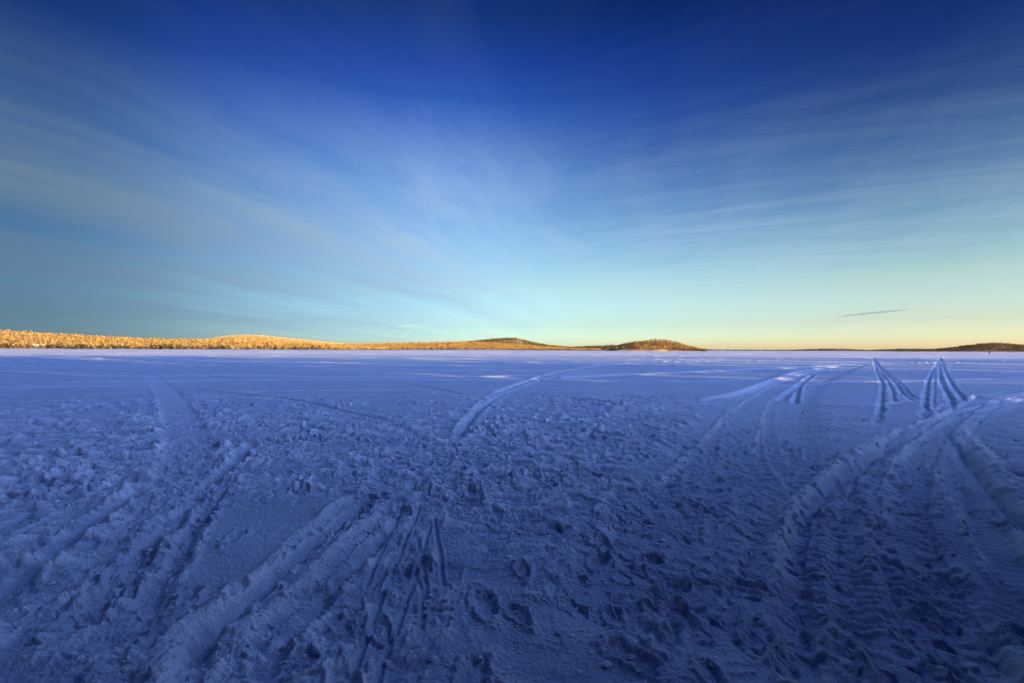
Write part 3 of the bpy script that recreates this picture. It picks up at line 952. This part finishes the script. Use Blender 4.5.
# ------------------------------------------------------------------ single trees along the left shore
def empty(name, loc, rz=0.0):
    o = bpy.data.objects.new(name, None)
    o.empty_display_size = .5
    o.location = loc
    o.rotation_euler = (0, 0, rz)
    COL.objects.link(o)
    return o


def copy_tree(o, parent=None):
    c = o.copy()
    COL.objects.link(c)
    c.parent = parent
    for ch in list(o.children):
        copy_tree(ch, c)
    return c


def shore_tree(kind, n, mat):
    cv, cf, tv, tf = tree_arrays(kind, n, trng)
    root = empty(kind + '_tree', (0, 0, 0))
    link('crown', mesh_np('crown', cv * (1.25, 1.25, 1), cf, False), [mat], root)
    link('trunk', mesh_np('trunk', tv, tf), [M_BARK], root)
    return root


def shore_spots(hill, xs, u0, u1):
    out = []
    for px in xs:
        S = (px - hill.px[0]) / (hill.px[-1] - hill.px[0])
        x, y, z = hill.point(np.array([S]), np.array([trng.uniform(u0, u1)]))
        out.append((float(x[0]), float(y[0]), float(z[0])))
    return out


xs = []
for a, b, n in ((-30, 30, 26), (46, 54, 4), (56, 98, 16), (98, 130, 12), (132, 160, 8), (160, 186, 13), (196, 232, 10), (240, 330, 12)):
    xs += [trng.uniform(a, b) for _ in range(int(n * 1.7))]
protos = [shore_tree('spruce', 60, M_DARK), shore_tree('pine', 46, M_PINE), shore_tree('spruce', 48, M_DARK)]
info = [('dark spruce in the row of trees at the foot of the golden hillside', 'shore spruces'),
        ('dark round-topped pine in the row of trees at the foot of the golden hillside', 'shore pines'),
        ('dark spruce in the row of trees at the foot of the golden hillside', 'shore spruces')]
used = [False] * 3
for i, p in enumerate(shore_spots(near_left, xs, .012, .06)):
    k = i % 3
    o = copy_tree(protos[k]) if used[k] else protos[k]
    used[k] = True
    o.location = p
    hgt = trng.uniform(5.0, 9.0)
    o.scale = (hgt * 1.3, hgt * 1.3, hgt)
    o.rotation_euler = (0, 0, trng.uniform(0, 6.28))
    tag(o, info[k][0], 'tree', info[k][1])


# ------------------------------------------------------------------ cabin on the left shore
def boxes(specs):
    """a list of boxes (x0,x1,y0,y1,z0,z1) as vertices and quads"""
    V, F = [], []
    for x0, x1, y0, y1, z0, z1 in specs:
        b = len(V)
        V += [(x0, y0, z0), (x1, y0, z0), (x1, y1, z0), (x0, y1, z0), (x0, y0, z1), (x1, y0, z1), (x1, y1, z1), (x0, y1, z1)]
        F += [[b, b + 3, b + 2, b + 1], [b + 4, b + 5, b + 6, b + 7], [b, b + 1, b + 5, b + 4], [b + 1, b + 2, b + 6, b + 5],
              [b + 2, b + 3, b + 7, b + 6], [b + 3, b, b + 4, b + 7]]
    return np.array(V, float), np.array(F)


def block(name, specs, mat, parent):
    V, F = boxes(specs)
    return link(name, mesh_np(name, V, F, False), [mat], parent)


M_LOG = plain('tarred_log', (0.055, 0.03, 0.02), .8, .35, 3.0)
M_TRIM = plain('white_trim', (0.62, 0.60, 0.56), .6, .08)
M_ROOF = plain('roof_snow_with_needles', (0.46, 0.40, 0.36), .9, .2, 2.0)
M_PANE = plain('window_glass', (0.03, 0.035, 0.04), .08, .1, 2.0, .6)
M_BRICK = plain('chimney_brick', (0.24, 0.12, 0.09), .85, .25, 9.0)


def build_cabin():
    S = (38.5 - near_left.px[0]) / (near_left.px[-1] - near_left.px[0])
    x, y, z = near_left.point(np.array([S]), np.array([.075]))
    x, y, z = float(x[0]), float(y[0]), float(z[0]) + .2
    root = empty('cabin', (x, y, z), math.atan2(x, y) * -1 + .12)
    L, D, Hh = 8.2, 3.4, 2.6
    t_ = .18
    wl = block('wall', [(-L, L, -D, -D + t_, -1.2, Hh), (-L, L, D - t_, D, -1.2, Hh), (-L, -L + t_, -D + t_, D - t_, -1.2, Hh), (L - t_, L, -D + t_, D - t_, -1.2, Hh)], M_LOG, root)
    V = [(-L, -D, Hh), (-L, D, Hh), (-L, 0, Hh + 1.75), (L, -D, Hh), (L, D, Hh), (L, 0, Hh + 1.75)]
    link('gable', mesh_np('gable', np.array(V[:3], float), np.array([[0, 2, 1]]), False), [M_LOG], root)
    link('gable', mesh_np('gable', np.array(V[3:], float), np.array([[0, 1, 2]]), False), [M_LOG], root)
    e = .55
    V, F = [], []
    for sgn in (-1, 1):
        b = len(V)
        for lift in (0.02, .36):                          # snow lies half a metre deep on the roof
            V += [(-L - e, sgn * (D + e), Hh - .25 + lift), (L + e, sgn * (D + e), Hh - .25 + lift), (L + e, 0, Hh + 1.78 + lift), (-L - e, 0, Hh + 1.78 + lift)]
        q = [[0, 1, 2, 3], [4, 7, 6, 5], [0, 4, 5, 1], [1, 5, 6, 2], [3, 2, 6, 7], [0, 3, 7, 4]]
        F += [[b + i for i in f] for f in q]
    rf = link('roof', mesh_np('roof', np.array(V, float), np.array(F), False), [M_ROOF], root)
    block('chimney', [(2.0, 2.8, -.4, .4, Hh + 1.2, Hh + 3.0)], M_BRICK, rf)
    dr = block('door', [(-.5, .5, -D - .03, -D + .01, -.2, 2.0)], M_TRIM, root)
    block('handle', [(.34, .42, -D - .09, -D - .03, .85, .95)], M_BRICK, dr)
    for cx in (-6.6, -4.4, -2.2, 2.2, 4.4, 6.6):
        w_ = block('window', [(cx - .6, cx + .6, -D - .02, -D + .01, .9, 2.0)], M_PANE, root)
        block('frame', [(cx - .72, cx - .6, -D - .05, -D + .01, .8, 2.1), (cx + .6, cx + .72, -D - .05, -D + .01, .8, 2.1),
                        (cx - .6, cx + .6, -D - .05, -D + .01, 2.0, 2.1), (cx - .6, cx + .6, -D - .05, -D + .01, .8, .9),
                        (cx - .03, cx + .03, -D - .04, -D + .01, .9, 2.0)], M_TRIM, w_)
    tag(root, 'long low dark cabin with snow-covered roof at the foot of the left hillside', 'cabin')


build_cabin()

# ------------------------------------------------------------------ two people far out on the ice
M_COAT = plain('dark_winter_suit', (0.012, 0.013, 0.018), .8, .3, 9.0)
M_SKIN = plain('skin', (0.50, 0.30, 0.22), .55, .08, 20.0)
M_HAT = plain('knit_hat', (0.02, 0.018, 0.022), .95, .2, 30.0)
M_BOOT = plain('rubber_boot', (0.012, 0.012, 0.012), .5, .2, 12.0)


def skinned(name, joints, bones, levels=2):
    """one continuous body grown round a skeleton; joints: point and two radii"""
    me = bpy.data.meshes.new(name)
    me.from_pydata([j[0] for j in joints], bones, [])
    o = bpy.data.objects.new(name, me)
    COL.objects.link(o)
    md = o.modifiers.new('skin', 'SKIN')
    md.use_smooth_shade = True
    for v, j in zip(me.skin_vertices[0].data, joints):
        v.radius = j[1]
    me.skin_vertices[0].data[0].use_root = True
    o.modifiers.new('sub', 'SUBSURF').levels = levels
    o.modifiers['sub'].render_levels = levels
    dg = bpy.context.evaluated_depsgraph_get()
    out = bpy.data.meshes.new_from_object(o.evaluated_get(dg), depsgraph=dg)
    bpy.data.objects.remove(o)
    for p in out.polygons:
        p.use_smooth = True
    return out


def glove_mesh(c, side):
    """palm, four bent fingers of different length and a thumb off the side of the palm"""
    x, y, z = c
    J = [((x, y, z), (.030, .024)), ((x, y + .005, z - .05), (.042, .022)), ((x, y + .01, z - .085), (.040, .020))]
    B = [(0, 1), (1, 2)]
    for k, (dy, ln) in enumerate(((-.034, .062), (-.012, .074), (.012, .070), (.034, .052))):
        b = len(J)
        J += [((x - side * .004, y + .012 + dy, z - .10), (.010, .010)), ((x - side * .012, y + .014 + dy, z - .10 - ln * .55), (.0095, .0095)),
              ((x - side * .03, y + .014 + dy, z - .10 - ln * .95), (.008, .008))]
        B += [(2, b), (b, b + 1), (b + 1, b + 2)]
    b = len(J)
    J += [((x - side * .01, y - .048, z - .045), (.012, .012)), ((x - side * .022, y - .062, z - .085), (.010, .010))]
    B += [(1, b), (b, b + 1)]
    return skinned('glove', J, B, 1)


def build_person(px, py, face, stride, bend, label):
    x, y = gp(px, py)
    z = ground_z(x, y)
    root = empty('person', (x, y, z - .03), face)
    a = stride
    J = [((0, 0, .98), (.155, .125)), ((0, bend * .3, 1.20), (.165, .125)), ((0, bend * .7, 1.40), (.185, .125)), ((0, bend * .9, 1.49), (.085, .08)),
         ((0, bend, 1.55), (.058, .06)), ((0, bend + .015, 1.62), (.072, .088)), ((0, bend + .02, 1.70), (.080, .098)), ((0, bend + .015, 1.77), (.06, .07)),
         ((-.10, 0, .92), (.11, .115)), ((-.12, a * .5 + .03, .50), (.075, .08)), ((-.125, a, .10), (.055, .06)),
         ((.10, 0, .92), (.11, .115)), ((.12, -a * .5 + .03, .50), (.075, .08)), ((.125, -a, .10), (.055, .06)),
         ((-.20, bend * .75, 1.42), (.075, .08)), ((-.27, bend * .6 - .02, 1.14), (.058, .06)), ((-.27, bend * .5 + .10, .90), (.042, .045)),
         ((.20, bend * .75, 1.42), (.075, .08)), ((.27, bend * .6 - .02, 1.14), (.058, .06)), ((.27, bend * .5 + .10, .90), (.042, .045)),
         ((0, bend + .125, 1.655), (.014, .016))]
    B = [(0, 1), (1, 2), (2, 3), (3, 4), (4, 5), (5, 6), (6, 7), (0, 8), (8, 9), (9, 10), (0, 11), (11, 12), (12, 13),
         (2, 14), (14, 15), (15, 16), (2, 17), (17, 18), (18, 19), (6, 20)]
    me = skinned('body', J, B)
    me.materials.clear()
    me.materials.append(M_COAT)
    me.materials.append(M_SKIN)
    for p in me.polygons:
        p.material_index = 1 if p.center.z > 1.545 else 0
    o = link('body', me, (), root)
    # knitted hat, boots and gloves
    V0, F0 = ico(3)
    k = V0[:, 2] > -.25
    Vh = V0 * (.105, .125, .125)
    Vh[:, 2] = np.maximum(Vh[:, 2], -.02)
    link('hat', mesh_np('hat', Vh + (0, bend + .01, 1.735), F0), [M_HAT], root)
    for sx, ay in ((-.125, a), (.125, -a)):
        J2 = [((sx, ay, .30), (.066, .068)), ((sx, ay, .10), (.055, .06)), ((sx, ay + .01, .055), (.05, .055)), ((sx, ay + .15, .045), (.05, .042)), ((sx, ay + .21, .04), (.042, .034))]
        link('boot', skinned('boot', J2, [(0, 1), (1, 2), (2, 3), (3, 4)]), [M_BOOT], root)
    for sx in (-1, 1):
        link('glove', glove_mesh((sx * .27, bend * .5 + .115, .875), sx), [M_BOOT], root)
    tag(root, label, 'person')


build_person(989.4, 354.9, 2.6, .06, .05, 'person in dark winter clothes standing on the ice below the right hill')
build_person(897.4, 353.35, .9, .14, .08, 'tiny person in dark clothes far out on the ice between the two deep tracks')
